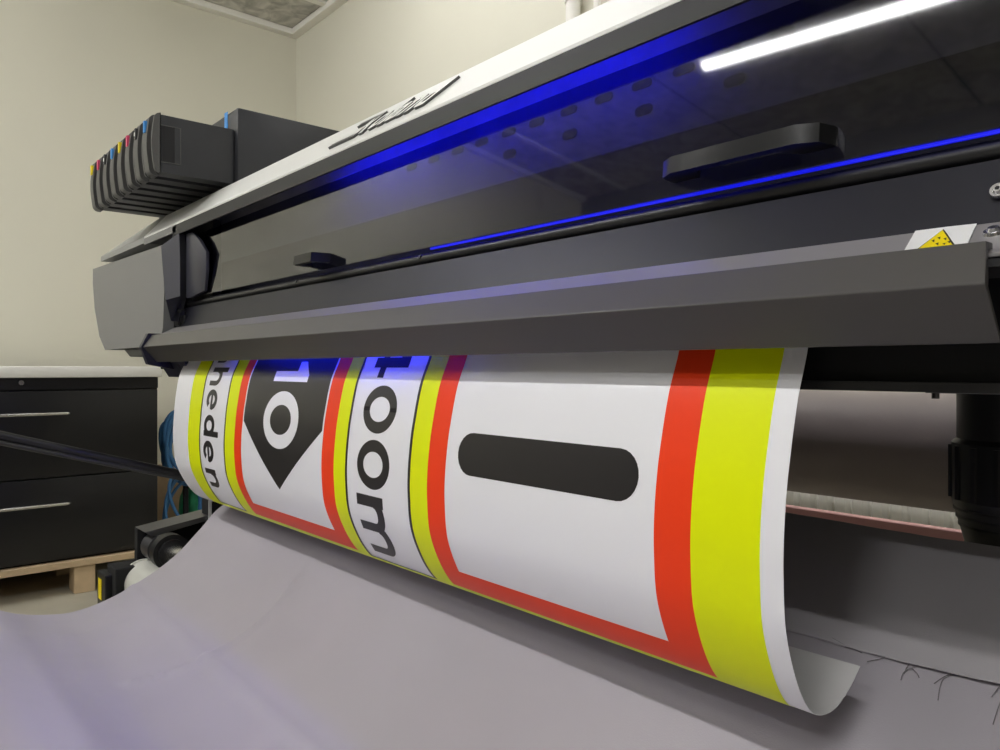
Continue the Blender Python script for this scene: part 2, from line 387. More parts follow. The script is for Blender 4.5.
# platen and body
bm = B()
prism(bm, [(.625, -.016), (.625, -.002), (.640, .095), (1.07, .095), (1.07, -.016)], -1.99, XR0+.0, bev=.001)
part('platen_body', bm, M['blackm'])
bm = B(); prism(bm, [(.612, -.0175), (.612, -.010), (1.07, -.010), (1.07, -.0175)], -1.93, XR0); part('underside_plate', bm, M['black'])
# interior: carriage rail with slots behind the glass
YG = .70
bm = B(); box(bm, -1.92, XR0, YG, YG+.02, .262, .40); box(bm, -1.92, XR0, YG-.006, YG+.02, .10, .262, mi=1)  # lower part blackened to stand for the dark below the blue light
def slots(pxs, z, w_, h):
    for (px, py) in pxs:
        c = on_y(px, py, YG)
        pr = [(c.x+(w_-h)*sgn+h*math.cos(a), z+h*math.sin(a)) for sgn, aa in ((1, (-90, 90)), (-1, (90, 270))) for a in [math.radians(aa[0]+(aa[1]-aa[0])*k/6) for k in range(7)]]
        prism(bm, pr, YG-.0012, YG-.0002, mi=1, axis='Y')
slots([(458, 150), (482, 141), (509, 132), (537, 122), (569, 111), (604, 98), (642, 85), (684, 70), (730, 54), (782, 36)], .3325, .0145, .005)
slots([(434, 158), (412, 166)], .3325, .0145, .005)
slots([(510, 154), (570, 133), (644, 108), (735, 78)], .302, .013, .006)
part('carriage_rail', bm, [M['rail'], M['slot']])
bm = B(); box(bm, -1.92, XR0, .655, YG, .10, .165); part('carriage_bed', bm, M['blackm'])
bm = B(); box(bm, -1.25, -.50, .628, .634, .362, .368); part('lamp_strip', bm, M['blue'], label='blue lamp strip inside the cover')
bm = B(); box(bm, -1.50, -.84, .590, .594, .050, .056); part('lamp_strip', bm, M['blue3'], label='blue lamp strip above the media outlet')
# smoked cover with handle
bm = B(); prism(bm, [(.620, .1724), (.6325, .3255), (.6355, .3255), (.623, .1724)], -1.79, XR0, bev=.0005)
G = part('cover_glass', bm, M['acryl'], label='dark smoked see-through front cover')
def handle(pl, pr_, w0):
    """grip bar spanning between two feet standing on the glass; pl, pr_ = its ends (x, z)"""
    bm = B(); (xa, za), (xb, zb_) = pl, pr_
    yg = .6215; L = xb-xa
    outl = [(xa, yg-.006), (xa+.004, yg-.024), (xa+.02*w0, yg-.034), (xb-.02*w0, yg-.034), (xb-.004, yg-.024), (xb, yg-.006), (xb-.0, yg+.001),
            (xb-.030*w0, yg+.001), (xb-.042*w0, yg-.022), (xa+.042*w0, yg-.022), (xa+.030*w0, yg+.001), (xa, yg+.001)]
    v0 = [bm.verts.new((x, y, za-.007)) for x, y in outl]; v1 = [bm.verts.new((x, y+.001, za+.009)) for x, y in outl]
    n = len(outl); q = [(0, 1, 10, 11), (1, 2, 9, 10), (2, 3, 8, 9), (3, 4, 7, 8), (4, 5, 6, 7)]
    for f in q:
        bm.faces.new([v0[i] for i in f][::-1]); bm.faces.new([v1[i] for i in f])
    for i in range(n): bm.faces.new((v0[i], v0[(i+1) % n], v1[(i+1) % n], v1[i]))
    bmesh.ops.bevel(bm, geom=[e for e in bm.edges if len(e.link_faces) == 2 and e.calc_face_angle(0) > .5], offset=.003, segments=3, affect='EDGES', profile=.5)
    o = obj('handle', bm, mat('grip black', (.010, .010, .010), .32, spec=.3), smooth=40); o['label'] = 'black moulded grip handle'; o.parent = G
    return o
handle((-.452, .1925), (-.288, .1925), 1)
handle((on_y(293, 262, .59).x, .189), (on_y(319, 266, .60).x, .189), .3)
# top cover
bm = B()
prism(bm, [(.600, .327), (.600, .3516), (.604, .3516), (.604, .327)], -1.90, XR0); part('cover_lip', bm, M['lip'])
bm = B(); prism(bm, [(.600, .352), (.600, .357), (.658, .4224), (.664, .4245), (.86, .43), (.86, .41), (.665, .412), (.606, .353)], -2.16, XR0, bev=.0006); part('top_cover', bm, M['white'], label='white top cover')
bm = B(); box(bm, -2.16, XR0, .845, .86, -.016, .41); part('rear_wall', bm, M['blackm'])
bm = B(); box(bm, -1.925, -1.90, .60, .845, .10, .35); part('inner_wall', bm, M['blackm'])
# left side cover
def loft(bm, A, C):
    a = [bm.verts.new(p) for p in A]; c = [bm.verts.new(p) for p in C]; n = len(a)
    bm.faces.new(a); bm.faces.new(c[::-1])
    for i in range(n): bm.faces.new((a[i], a[(i+1) % n], c[(i+1) % n], c[i]))
bm = B()
front = [(-2.609, .313), (-2.612, .27), (-2.59, .19), (-2.53, .10), (-2.463, .057), (-1.94, .057), (-1.915, .10), (-1.905, .19), (-1.922, .302)]
loft(bm, [(x, .575, z) for x, z in front], [(x if x < -2 else x+.0, .845, z if z < .29 else z+.05) for x, z in front])
bmesh.ops.bevel(bm, geom=[e for e in bm.edges if e.calc_face_angle(0) > .6], offset=.006, segments=3, affect='EDGES', profile=.5)
part('side_cover', bm, M['grey'], smooth=35)
bm = B()   # curved corner strip next to the cover
A = [on_y(*q, .5735) for q in ((161, 246), (163, 272), (166, 300), (171, 321))]
Cc = [on_y(*q, .600) for q in ((179, 233), (180, 259), (180, 296), (175, 319))]
a = [bm.verts.new(p) for p in A]; c = [bm.verts.new(p) for p in Cc]
for i in range(3): bm.faces.new((a[i], a[i+1], c[i+1], c[i]))
r = bmesh.ops.extrude_face_region(bm, geom=bm.faces[:]); bmesh.ops.translate(bm, vec=(-.015, .02, 0), verts=[v for v in r['geom'] if isinstance(v, bmesh.types.BMVert)])
part('corner_strip', bm, mat('corner grey', (.085, .085, .095), .42), smooth=30)
x_a, x_b = on_y(178, 250, .606).x, on_y(209, 250, .624).x
bm = B(); box(bm, x_a-.02, x_b-.02, .640, .66, .10, .35); box(bm, x_a-.03, x_a, .612, .66, .10, .327); part('hinge_slot', bm, M['blackm'])
bm = B()   # end cap of the lid
capo = [on_y(*q, .614) for q in ((187, 234), (193, 232), (200, 240), (207, 252), (207, 270), (205, 291), (190, 298), (187, 298))]
prism(bm, [(p.x, p.z) for p in capo], .612, .6195, axis='Y', bev=.001); part('cover_end_cap', bm, mat('cap grey', (.035, .035, .05), .4), smooth=30)
bm = B(); box(bm, -1.905, -1.872, .598, .616, .104, .145, bev=.004); box(bm, -1.872, -1.852, .603, .616, .108, .130, bev=.004); part('cover_hinge', bm, M['black'])
bm = B(); tipz = .0
# upper grey shell of the left end, its tone including the cartridges' shade
vv = [(-2.619, .600, .352), (-2.619, .600, .360), (-2.56, .618, .380), (-2.242, .662, .4245), (-2.242, .86, .43), (-2.60, .86, .43)]
a0 = [bm.verts.new(p) for p in [(-2.619, .600, .340), (-2.619, .600, .355), (-2.242, .6585, .4235), (-2.16, .6585, .4235), (-2.16, .600, .357), (-2.16, .600, .340)]]
bm.faces.new((a0[0], a0[1], a0[4], a0[5])); bm.faces.new((a0[1], a0[2], a0[3], a0[4]))
b0 = [bm.verts.new(p) for p in [(-2.60, .86, .340), (-2.60, .86, .365), (-2.242, .86, .43), (-2.16, .86, .43), (-2.16, .86, .36), (-2.16, .86, .340)]]
bm.faces.new((a0[0], b0[0], b0[1], a0[1])); bm.faces.new((a0[1], b0[1], b0[2], a0[2])); bm.faces.new((a0[2], b0[2], b0[3], a0[3]))
bm.faces.new((a0[0], a0[5], b0[5], b0[0])); bm.faces.new((b0[0], b0[5], b0[4], b0[1])); bm.faces.new((b0[1], b0[4], b0[3], b0[2]))
bm.faces.new((a0[5], a0[4], b0[4], b0[5])); bm.faces.new((a0[4], a0[3], b0[3], b0[4]))
bmesh.ops.remove_doubles(bm, verts=bm.verts, dist=1e-5)
part('side_shell', bm, mat('shaded shell grey', (.30, .30, .285), .45))
bm = B(); box(bm, -2.16, -1.90, .600, .604, .335, .352); part('cover_lip', bm, M['grey'])
bm = B(); prism(bm, [(-2.36, .057), (-2.30, .035), (-2.05, .030), (-1.95, .057)], .60, .84, axis='Y', bev=.003); part('base_plate', bm, M['black'])
bm = B(); cyl(bm, (-2.12, .66, .02), (-2.12, .66, .035), .03, n=24); box(bm, -2.15, -2.0, .64, .84, .0, .03); part('base_bracket', bm, M['blackm'])
# raised letters on the white slope
sl = Vector((0, .058, .0654)).normalized(); sn = Vector((0, -sl.z, sl.y))
o0 = Vector((0, .600, .357))
def slope_hit(px, py):
    d = ray(px, py); tt = o0.dot(sn)/d.dot(sn); p = d*tt; return p.x, (p-o0).dot(sl)
def slope_mesh(bm, verts, faces, h):
    """verts in (x, v) on the slope, extruded outwards by h"""
    lo = [bm.verts.new(Vector((x, 0, 0))+o0+sl*v+sn*.0002) for x, v in verts]
    hi = [bm.verts.new(Vector((x, 0, 0))+o0+sl*v+sn*h) for x, v in verts]
    cnt = {}
    for f in faces:
        bm.faces.new([hi[i] for i in f]); n = len(f)
        for k in range(n):
            e = (f[k], f[(k+1) % n]); cnt[e] = 1
    for (i, j) in cnt:
        if (j, i) not in cnt: bm.faces.new((lo[i], lo[j], hi[j], hi[i])).material_index = 1
xs0, vb = slope_hit(352, 139); xs1, _ = slope_hit(430, 101)
adv = (xs1-xs0); chs = 'Roland'; wds = [1.15, 1.0, .45, 1.0, 1.0, 1.05]; tot = sum(wds); x = xs0
VB, VC = .018, .066
for ch, wd in zip(chs, wds):
    vs_, fs_, bb = glyph(ch, .03)
    w_ = adv*wd/tot*.88; cap = (VC-VB) if ch in 'Rld' else (VC-VB)*.72
    def mp(v):
        u = (v[0]-bb[0])/(bb[1]-bb[0])*w_; vv_ = VB+(v[1]-bb[2])/(bb[3]-bb[2])*cap
        return (x+u+(vv_-VB)*.9, vv_)
    bm = B(); slope_mesh(bm, [mp(v) for v in vs_], fs_, .004)
    o = part('raised_letter', bm, [M['white'], M['chrome']])
    x += adv*wd/tot
bm = B()
x0_, v0_ = slope_hit(333, 146)
slope_mesh(bm, [(x0_, VB), (xs0+.01, VB), (xs0+.016, VB+.007), (x0_+.006, VB+.007)], [(0, 1, 2, 3)], .004)
x2_, _ = slope_hit(347, 133)
slope_mesh(bm, [(x0_+.055, VC-.012), (xs0+.06, VC-.012), (xs0+.066, VC-.005), (x0_+.061, VC-.005)], [(0, 1, 2, 3)], .004)
part('logo_stroke', bm, [M['chrome'], M['chrome']])
# right housing (beyond the frame edge), legs, stand
bm = B(); prism(bm, [(.60, -.01), (.575, .06), (.575, .31), (.60, .355), (.66, .425), (.86, .43), (.86, -.01)], XR0, XR0+.5, bev=.006); part('side_housing', bm, M['grey'])
bm = B()
prism(bm, [(.595, -.016), (.585, .05), (.585, .074), (.64, .074), (.64, -.016)], -.125, XR0); part('beam_mount', bm, M['black'])
for xs in (-1.93, XR0+.08):
    bm = B(); box(bm, xs, xs+.08, .76, .86, FZ+.09, -.016, bev=.004)
    box(bm, xs, xs+.08, .50, 1.15, FZ+.05, FZ+.09, bev=.004)
    for yy in (.53, 1.12): cyl(bm, (xs+.015, yy, FZ+.028), (xs+.065, yy, FZ+.028), .028, n=24)
    part('stand_leg', bm, M['blackm'])
bm = B(); box(bm, -1.93, XR0+.1, 1.27, 1.29, -.2650, -.2465, bev=.002); box(bm, -1.93, -1.89, .85, 1.28, -.265, -.2465); box(bm, XR0+.10, XR0+.14, .85, 1.28, -.265, -.2465)
part('rear_rail', bm, M['pink'], label='pinkish cross rail at the back of the stand')
bm = B(); box(bm, -1.93, XR0+.1, .84, .86, -.55, -.47, bev=.003); part('stand_beam', bm, M['blackm'])
# black spool-like column under the right end
K = 1.33; cx, cy = -.196*K, .752*K
def cc(z0, z1, r0, r1=None, bm=None): cyl(bm, (cx, cy, z0*K), (cx, cy, z1*K), r0*K, (r0 if r1 is None else r1)*K, n=48)
bm = B()
cc(-.0135, -.060, .043, bm=bm); cc(-.060, -.064, .043, .047, bm); cc(-.064, -.113, .047, bm=bm); cc(-.113, -.150, .047, .037, bm); cc(-.150, -.60, .037, bm=bm)
for k in range(16):
    a = 2*math.pi*k/16; c = Vector((cx+.0615*math.cos(a), cy+.0615*math.sin(a), 0)); cyl(bm, c+Vector((0, 0, -.088)), c+Vector((0, 0, -.149)), .0045, n=6)
for z in (-.120, -.127, -.134): cc(z, z-.002, .0475+(z+.113)*.27, bm=bm)
part('support_column', bm, M['black'], smooth=40, label='black ribbed round column')
bm = B(); box(bm, cx-.07, cx+.09, cy-.07, cy+.06, -.0275, -.0225, bev=.001); cyl(bm, (cx-.062, cy-.06, -.0275), (cx-.062, cy-.06, -.034), .004, n=12); part('mount_plate', bm, M['dsteel'])
# ink box with eight cartridges
bm = B(); prism(bm, [(.69, .428), (.688, .43), (.688, .612), (.69, .615), (1.08, .615), (1.08, .10), (.862, .10), (.862, .428)], -2.33, -1.735, bev=.003)
part('ink_box', bm, M['cart'], smooth=30, label='dark ink supply box on top of the left end')
p = on_y(226.5, 120, .688)
bm = B(); box(bm, p.x-.010, p.x+.008, .6868, .6882, p.z-.022, p.z+.018); part('box_label', bm, M['lblu'], label='blue strip on the ink box')

names = ['blue', 'dark', 'magenta', 'yellow', 'blue', 'dark', 'magenta', 'yellow']
where = ['nearest, wide side face fully visible', 'second in the row', 'third in the row', 'fourth in the row', 'fifth in the row', 'sixth in the row', 'seventh in the row, next to last', 'at the far left end of the row']
def rprof(yf, yb, z0, z1, r, bulge):
    pts = []
    for cy_, cz_, a0 in ((yf+r, z0+r, 180), (yf+r, z1-r, 90)):
        for k in range(7):
            a = math.radians(a0+90*k/6); pts.append((cy_+r*math.cos(a), cz_+r*math.sin(a)))
        if a0 == 180: pts.append((yb, z0))
    pts.append((yb, z1))
    lo, hi = pts[:8], pts[8:15]
    front_ = []
    for k in range(1, 8): tt = k/8; front_.append((yf-bulge*math.sin(math.pi*tt), z1-r+(z0+r-z1+r)*tt))
    return lo+[(yb, z1)]+hi+front_
def make_cart():
    t = thing('ink_cartridge', '', 'ink cartridge', (0, 0, 0), 'ink cartridges on the printer')
    Z0, Z1 = -.068, .068; wd = .023
    bm = B(); prism(bm, rprof(.010, .183, Z0+.004, Z1-.004, .012, .004), -wd+.003, wd)
    obj('body', bm, M['cart'], t, smooth=30)
    bm = B()
    outer = rprof(0, .020, Z0, Z1, .015, .005); prism(bm, outer, -wd-.006, wd-.022)
    prism(bm, rprof(.004, .016, Z0+.001, Z1-.001, .014, .005), wd-.005, wd+.002); obj('front_rim', bm, M['cartrim'], t, smooth=30)
    bm = B()
    y0_, y1_, z0_, z1_ = .018, .060, -.040, .040
    box(bm, wd-.001, wd+.0012, y0_, y1_, z1_, z1_+.002); box(bm, wd-.001, wd+.0018, y0_, y1_, z0_-.002, z0_); box(bm, wd-.001, wd+.0012, y1_, y1_+.002, z0_-.002, z1_+.002)
    obj('lit_edge', bm, M['cartrim'], t)  # lighter strips painted as the lit edges of the recess
    bm = B(); box(bm, wd-.001, wd+.0007, y0_, y1_-.012, z0_, z1_); obj('recess_shade', bm, M['blackm'], t)  # flat black patch standing for the shade inside the recess
    return t
proto = make_cart()
def copy_tree(o, parent=None):
    c = o.copy(); sc.collection.objects.link(c); c.parent = parent
    for ch in list(o.children): copy_tree(ch, c)
    return c
carts = [proto]+[copy_tree(proto) for _ in range(7)]
for k, t in enumerate(carts):
    t.location = (-1.775-k*.0695, .503, .5015)
    t['label'] = 'dark grey ink cartridge with %s front mark, %s' % (names[k], where[k])
    bm = B(); box(bm, -.022, -.012, -.0065, .006, .028, .054, bev=.001)
    o = obj('colour_mark', bm, M[{'blue': 'lblu', 'dark': 'lblk', 'magenta': 'lmag', 'yellow': 'lyel'}[names[k]]], t)
    o['label'] = names[k]+' colour mark'
    if names[k] == 'dark':
        bm = B(); box(bm, -.019, -.014, -.0075, .006, .036, .044); obj('mark_dot', bm, M['lwht'], t)

# ------------------------------------------------------------ printed sheet
PR = [(.600, .045), (.600, .019), (.583, -.025), (.570, -.073), (.564, -.104), (.5605, -.136), (.560, -.167), (.564, -.210), (.580, -.252), (.600, -.281), (.621, -.2935), (.650, -.296), (.677, -.286), (.698, -.272)]
PL = [(.602, .05), (.601, .026), (.583, -.016), (.574, -.07), (.571, -.105), (.569, -.140), (.5695, -.175), (.575, -.218), (.591, -.256), (.612, -.288), (.634, -.306), (.66, -.312), (.688, -.306), (.71, -.292)]
SXR, SXL = -.3026, -1.82
def arcs(Pp):
    a = [0]
    for i in range(1, len(Pp)): a.append(a[-1]+math.hypot(Pp[i][0]-Pp[i-1][0], Pp[i][1]-Pp[i-1][1]))
    return a
ST = arcs(PR)[-1]; NS = 360
def resamp(Pp):
    fine = [tuple(v)[:2] for v in catmull([(a, b, 0) for a, b in Pp], 24)]
    a = arcs(fine); k = ST/a[-1]; a = [v*k for v in a]; out_ = []; j = 0
    for i in range(NS+1):
        s = ST*i/NS
        while j < len(a)-2 and a[j+1] < s: j += 1
        t_ = min(1, max(0, (s-a[j])/(a[j+1]-a[j]))); out_.append((fine[j][0]*(1-t_)+fine[j+1][0]*t_, fine[j][1]*(1-t_)+fine[j+1][1]*t_))
    return out_
RR, LL = resamp(PR), resamp(PL)
def sheet(x, s, off=0):
    t_ = (x-SXL)/(SXR-SXL); f = min(max(s/ST*NS, 0), NS-1e-4); i = int(f); u = f-i
    def at(i_): return (RR[i_][0]*t_+LL[i_][0]*(1-t_), RR[i_][1]*t_+LL[i_][1]*(1-t_))
    a, b_ = at(i), at(i+1)
    y = a[0]*(1-u)+b_[0]*u; z = a[1]*(1-u)+b_[1]*u
    i0 = at(max(i-2, 0)); i1 = at(min(i+3, NS))
    dy, dz = i1[0]-i0[0], i1[1]-i0[1]; l = math.hypot(dy, dz) or 1
    return Vector((x, y+dz/l*off, z-dy/l*off))
S = thing('printed_sheet', 'printed white vinyl sheet with lime and red borders curling out of the printer', 'printed sheet', (-1.06, .56, -.1))
bm = B()
nx, ns = 60, 150
grid = [[bm.verts.new(sheet(SXL+(SXR-SXL)*i/nx, ST*j/ns, 0)) for j in range(ns+1)] for i in range(nx+1)]
gridb = [[bm.verts.new(sheet(SXL+(SXR-SXL)*i/nx, ST*j/ns, -.0004)) for j in range(ns+1)] for i in range(nx+1)]
for i in range(nx):
    for j in range(ns):
        bm.faces.new((grid[i][j], grid[i+1][j], grid[i+1][j+1], grid[i][j+1]))
        bm.faces.new((gridb[i][j], gridb[i][j+1], gridb[i+1][j+1], gridb[i+1][j])).material_index = 1
for j in range(ns):
    for i in (0, nx): bm.faces.new((grid[i][j], grid[i][j+1], gridb[i][j+1], gridb[i][j]))
for i in range(nx):
    for j in (0, ns): bm.faces.new((grid[i][j], gridb[i][j], gridb[i+1][j], grid[i+1][j]))
keep(obj('vinyl', bm, [M['paper'], M['back']], smooth=60), S)
def printed(name, polys, m, lvl, label=None):
    """flat shapes in (x, s) wrapped on to the sheet"""
    bm = B()
    for vs_, fs_ in polys:
        v = [bm.verts.new((p[0], p[1], 0)) for p in vs_]
        for f in fs_:
            try: bm.faces.new([v[i] for i in f])
            except ValueError: pass
    ss = [v.co.y for v in bm.verts]; s0, s1 = min(ss), max(ss); k = math.ceil(s0/.004)*.004
    while k < s1-1e-5:
        bmesh.ops.bisect_plane(bm, geom=bm.verts[:]+bm.edges[:]+bm.faces[:], plane_co=(0, k, 0), plane_no=(0, 1, 0)); k += .004
    bmesh.ops.triangulate(bm, faces=[f for f in bm.faces if len(f.verts) > 4])
    for v in bm.verts: v.co = sheet(v.co.x, v.co.y, .00025*lvl)
    me = bpy.data.meshes.new(name); bm.to_mesh(me); bm.free(); me.materials.append(m); me.shade_smooth()
    o = bpy.data.objects.new(name, me); sc.collection.objects.link(o); keep(o, S)
    if label: o['label'] = label
    return o
def rect(x0, x1, s0, s1, nxx=1):
    return ([(x0, s0), (x1, s0), (x1, s1), (x0, s1)], [(0, 1, 2, 3)])
def poly(pts): return (pts, [tuple(range(len(pts)))])
def chars(items, bold=.03):
    out_ = []
    for ch, xb, xt, s0, s1 in items:
        vs_, fs_, bb = glyph(ch, bold)
        out_.append(([(xb+(v[1]-bb[2])/(bb[3]-bb[2])*(xt-xb), s0+(v[0]-bb[0])/(bb[1]-bb[0])*(s1-s0)) for v in vs_], fs_))
    return out_
def arc(cx_, cy_, rx, ry, a0, a1, tx, ty, n=40):
    """ring sector: outer ellipse rx, ry, stroke tx, ty (x = reading direction, y = up)"""
    vs_, fs_ = [], []
    for k in range(n+1):
        a = math.radians(a0+(a1-a0)*k/n); c_, s_ = math.cos(a), math.sin(a)
        vs_ += [(cx_+rx*c_, cy_+ry*s_), (cx_+(rx-tx)*c_, cy_+(ry-ty)*s_)]
    for k in range(n): fs_.append((2*k, 2*k+1, 2*k+3, 2*k+2))
    return vs_, fs_
def bar(x0, x1, y0, y1): return [(x0, y0), (x1, y0), (x1, y1), (x0, y1)], [(0, 1, 2, 3)]
def letter(ch):
    """strokes in a unit box; h and d reach 1.38 above the x-height of 1"""
    t_, u = .26, .25
    if ch == 'o': return [arc(.5, .5, .5, .5, 0, 360, .24, .20)]
    if ch == 'e': return [arc(.5, .5, .5, .5, 0, 318, .26, .23), bar(.2, .97, .41, .58)]
    if ch == 'n': return [bar(0, t_, 0, 1), arc(.52, .52, .48, .48, 0, 180, t_, u), bar(1-t_, 1, 0, .52)]
    if ch == 'h': return [bar(0, t_, 0, 1.38), arc(.52, .52, .48, .48, 0, 180, t_, u), bar(1-t_, 1, 0, .52)]
    if ch == 'd': return [arc(.5, .5, .5, .5, 0, 360, .26, .24), bar(1-t_, 1, 0, 1.38)]
    if ch == 'm': return [bar(0, .17, 0, 1), arc(.30, .62, .27, .38, 0, 180, .15, u), bar(.42, .57, 0, .62), arc(.72, .62, .28, .38, 0, 180, .15, u), bar(.85, 1, 0, .62)]
    if ch == '4': return [bar(.56, .78, 0, 1), bar(0, 1, .20, .38), ([(0, .38), (.26, .38), (.78, 1), (.50, 1)], [(0, 1, 2, 3)])]
def write(items):
    out_ = []
    for ch, xb, xt, s0, s1 in items:
        for vs_, fs_ in letter(ch): out_.append(([(xb+v[1]*(xt-xb), s0+v[0]*(s1-s0)) for v in vs_], fs_))
    return out_
T0 = .0
SB1, SB2, SB3 = .310, .344, .366
def frame(x0, x1, x2, x3, sa_, sb_): return [rect(x0, x1, T0, sb_), rect(x2, x3, T0, sb_), rect(x1, x2, sa_, sb_)]
printed('yellow_band', frame(-.835, -.793, -.390, -.323, SB2, SB3), M['yel'], 1, 'lime yellow border of the bar panel')
printed('yellow_band', frame(-1.498, -1.446, -1.043, -1.004, SB2, SB3), M['yel'], 1, 'lime yellow border of the arrow panel')
printed('yellow_band', [rect(-1.716, -1.640, T0, SB3), rect(-1.640, -1.498, .346, SB3)], M['yel'], 1, 'lime yellow border of the left text')
printed('yellow_band', [rect(-1.004, -.835, .346, SB3)], M['yel'], 1)
printed('red_band', frame(-.793, -.755, -.430, -.390, SB1, SB2), M['red'], 1, 'orange red frame of the bar panel')
printed('red_band', frame(-1.446, -1.411, -1.083, -1.043, SB1, SB2), M['red'], 1, 'orange red frame of the arrow panel')
lw = .0028
printed('black_line', [rect(-.835-lw, -.835+lw, T0, .347), rect(-1.004-lw, -1.004+lw, T0, .347), rect(-1.004, -.835, .344, .347)], M['ink'], 2)
printed('black_line', [rect(-1.498-lw, -1.498+lw, T0, .347), rect(-1.640-lw, -1.640+lw, T0, .347), rect(-1.640, -1.498, .344, .347)], M['ink'], 2)
cap = []
xa, xb_, sa, sb = -.7317, -.4509, .1275, .1785; r = (sb-sa)/2
for k in range(13): a = math.radians(-90+180*k/12); cap.append((xb_-r+r*math.cos(a), (sa+sb)/2+r*math.sin(a)))
for k in range(13): a = math.radians(90+180*k/12); cap.append((xa+r+r*math.cos(a), (sa+sb)/2+r*math.sin(a)))
printed('rounded_bar', [poly(cap)], M['ink'], 1, 'black rounded bar')
printed('arrow', [poly([(-1.406, T0), (-1.088, T0), (-1.088, .149), (-1.2476, .2595), (-1.406, .149)])], M['ink'], 1, 'black pointed shape with white digits')
printed('digits', [rect(-1.300, -1.192, .0535, .0725), poly([(-1.192, .0725), (-1.168, .0725), (-1.168, .060), (-1.192, .036), (-1.215, .036), (-1.215, .0535), (-1.192, .0535)])]+
        write([('o', -1.3155, -1.175, .0895, .189)]), M['paper'], 2, 'white number 10')
printed('text_line', write([('4', -.970, -.880, -.010, .062), ('o', -.970, -.882, .0735, .1425), ('o', -.972, -.884, .1515, .2215), ('m', -.975, -.903, .231, .327)]), M['ink'], 1, 'black text 400m')
XB, XT = -1.617, -1.557
printed('text_line', write([('n', XB+.004, XT+.004, -.005, .036), ('h', XB+.003, XT+.003, .047, .086), ('e', XB+.001, XT+.001, .094, .136), ('d', XB, XT, .146, .190), ('e', XB-.002, XT-.002, .199, .243), ('n', XB-.004, XT-.004, .257, .299)]), M['ink'], 1, 'black text heden')

# ------------------------------------------------------------ catch cloth
CPR = [(.92, -.190), (.88, -.222), (.80, -.288), (.692, -.3405), (.638, -.394), (.575, -.452), (.481, -.502), (.419, -.524), (.357, -.533), (.304, -.528), (.268, -.518), (.233, -.502), (.15, -.46), (0, -.38), (-.12, -.33)]
CXL, CXR = -1.845, .16
cp = catmull([(a, b, 0) for a, b in CPR], 14); cp = [(v.x, v.y) for v in cp]
def zc(y):
    for i in range(len(cp)-1):
        if cp[i+1][0] <= y <= cp[i][0]:
            t_ = (y-cp[i+1][0])/(cp[i][0]-cp[i+1][0]); return cp[i+1][1]*(1-t_)+cp[i][1]*t_
    return cp[-1][1]
def cloth_hit(px, py):
    d = ray(px, py); a, b_ = .01, 1.6
    y = .02
    while y < 1.0:
        if d.z/d.y*y > zc(y)+1e-9 and d.z/d.y*(y+.002) <= zc(y+.002): break
        y += .002
    # the ray drops slower than the cloth near the camera, so search from the near side for a crossing
    y = .02; prev = d.z/d.y*y-zc(y)
    while y < 1.0:
        y += .002; cur = d.z/d.y*y-zc(y)
        if prev > 0 and cur <= 0: break
        prev = cur
    return Vector((d.x/d.y*y, y, 0))
folds = []
for seg, amp, wd in (([(292, 588), (262, 622), (222, 650), (185, 668), (130, 685)], .009, .007), ([(330, 540), (300, 575), (285, 600)], .004, .01), ([(60, 640), (90, 690), (110, 748)], .004, .03), ([(150, 620), (120, 625), (60, 640), (10, 636)], .003, .02)):
    q = [cloth_hit(*p_) for p_ in seg]; folds.append((catmull(q, 5), amp, wd))
def cz(x, y):
    z = zc(y)
    for pts, amp, wd in folds:
        d2 = min((p_.x-x)**2+(p_.y-y)**2 for p_ in pts); z += amp*math.exp(-d2/(2*wd*wd))
    z += .006*noise.noise(Vector((x*2.2, y*3, 1)))+.0022*noise.noise(Vector((x*6, y*9, 5)))+.0006*noise.noise(Vector((x*30, y*22, 2)))
    z += .0035*math.exp(-((y-.478-.01*math.sin(x*2))/.010)**2)
    if x < -1.78: z += .004*(-1.78-x)/.06*1.0
    return z
t = thing('catch_cloth', 'grey take-up cloth sagging below the printed sheet', 'cloth', (-.85, .5, -.45))
def cloth_part(name, ys, x0, x1, nxx, dz, m, edge=None):
    bm = B(); rows = []
    for i in range(nxx+1):
        x = x0+(x1-x0)*i/nxx; col = []
        for j, y in enumerate(ys):
            yy = y+(edge(x) if (edge and j == len(ys)-1) else 0)
            col.append((x, yy, cz(x, yy)+dz(x, yy)))
        rows.append(col)
    top = [[bm.verts.new(c) for c in r] for r in rows]; bot = [[bm.verts.new((c[0], c[1], c[2]-.0012)) for c in r] for r in rows]
    n = len(ys)
    for i in range(nxx):
        for j in range(n-1):
            bm.faces.new((top[i][j], top[i+1][j], top[i+1][j+1], top[i][j+1])); bm.faces.new((bot[i][j], bot[i][j+1], bot[i+1][j+1], bot[i+1][j]))
        for j in (0, n-1): bm.faces.new((top[i][j], bot[i][j], bot[i+1][j], top[i+1][j]))
    for i in (0, nxx):
        for j in range(n-1): bm.faces.new((top[i][j], top[i][j+1], bot[i][j+1], bot[i][j]))
    return keep(obj(name, bm, m, smooth=60), t)
ys = [.86-(.86+.12)*k/150 for k in range(151)]
cloth_part('main_panel', ys, CXL, CXR, 200, lambda x, y: 0, M['cloth'])
YS = .790
ys2 = [.92-(.92-YS)*k/26 for k in range(27)]
lift = lambda x, y: .0022+max(0, (.86-y)/.07)*(max(0, (x+.35))*.035+.0012)
cloth_part('rear_flap', ys2, CXL+.01, CXR, 200, lift, M['clothd'], edge=lambda x: .0025*noise.noise(Vector((x*9, 3, 0))))
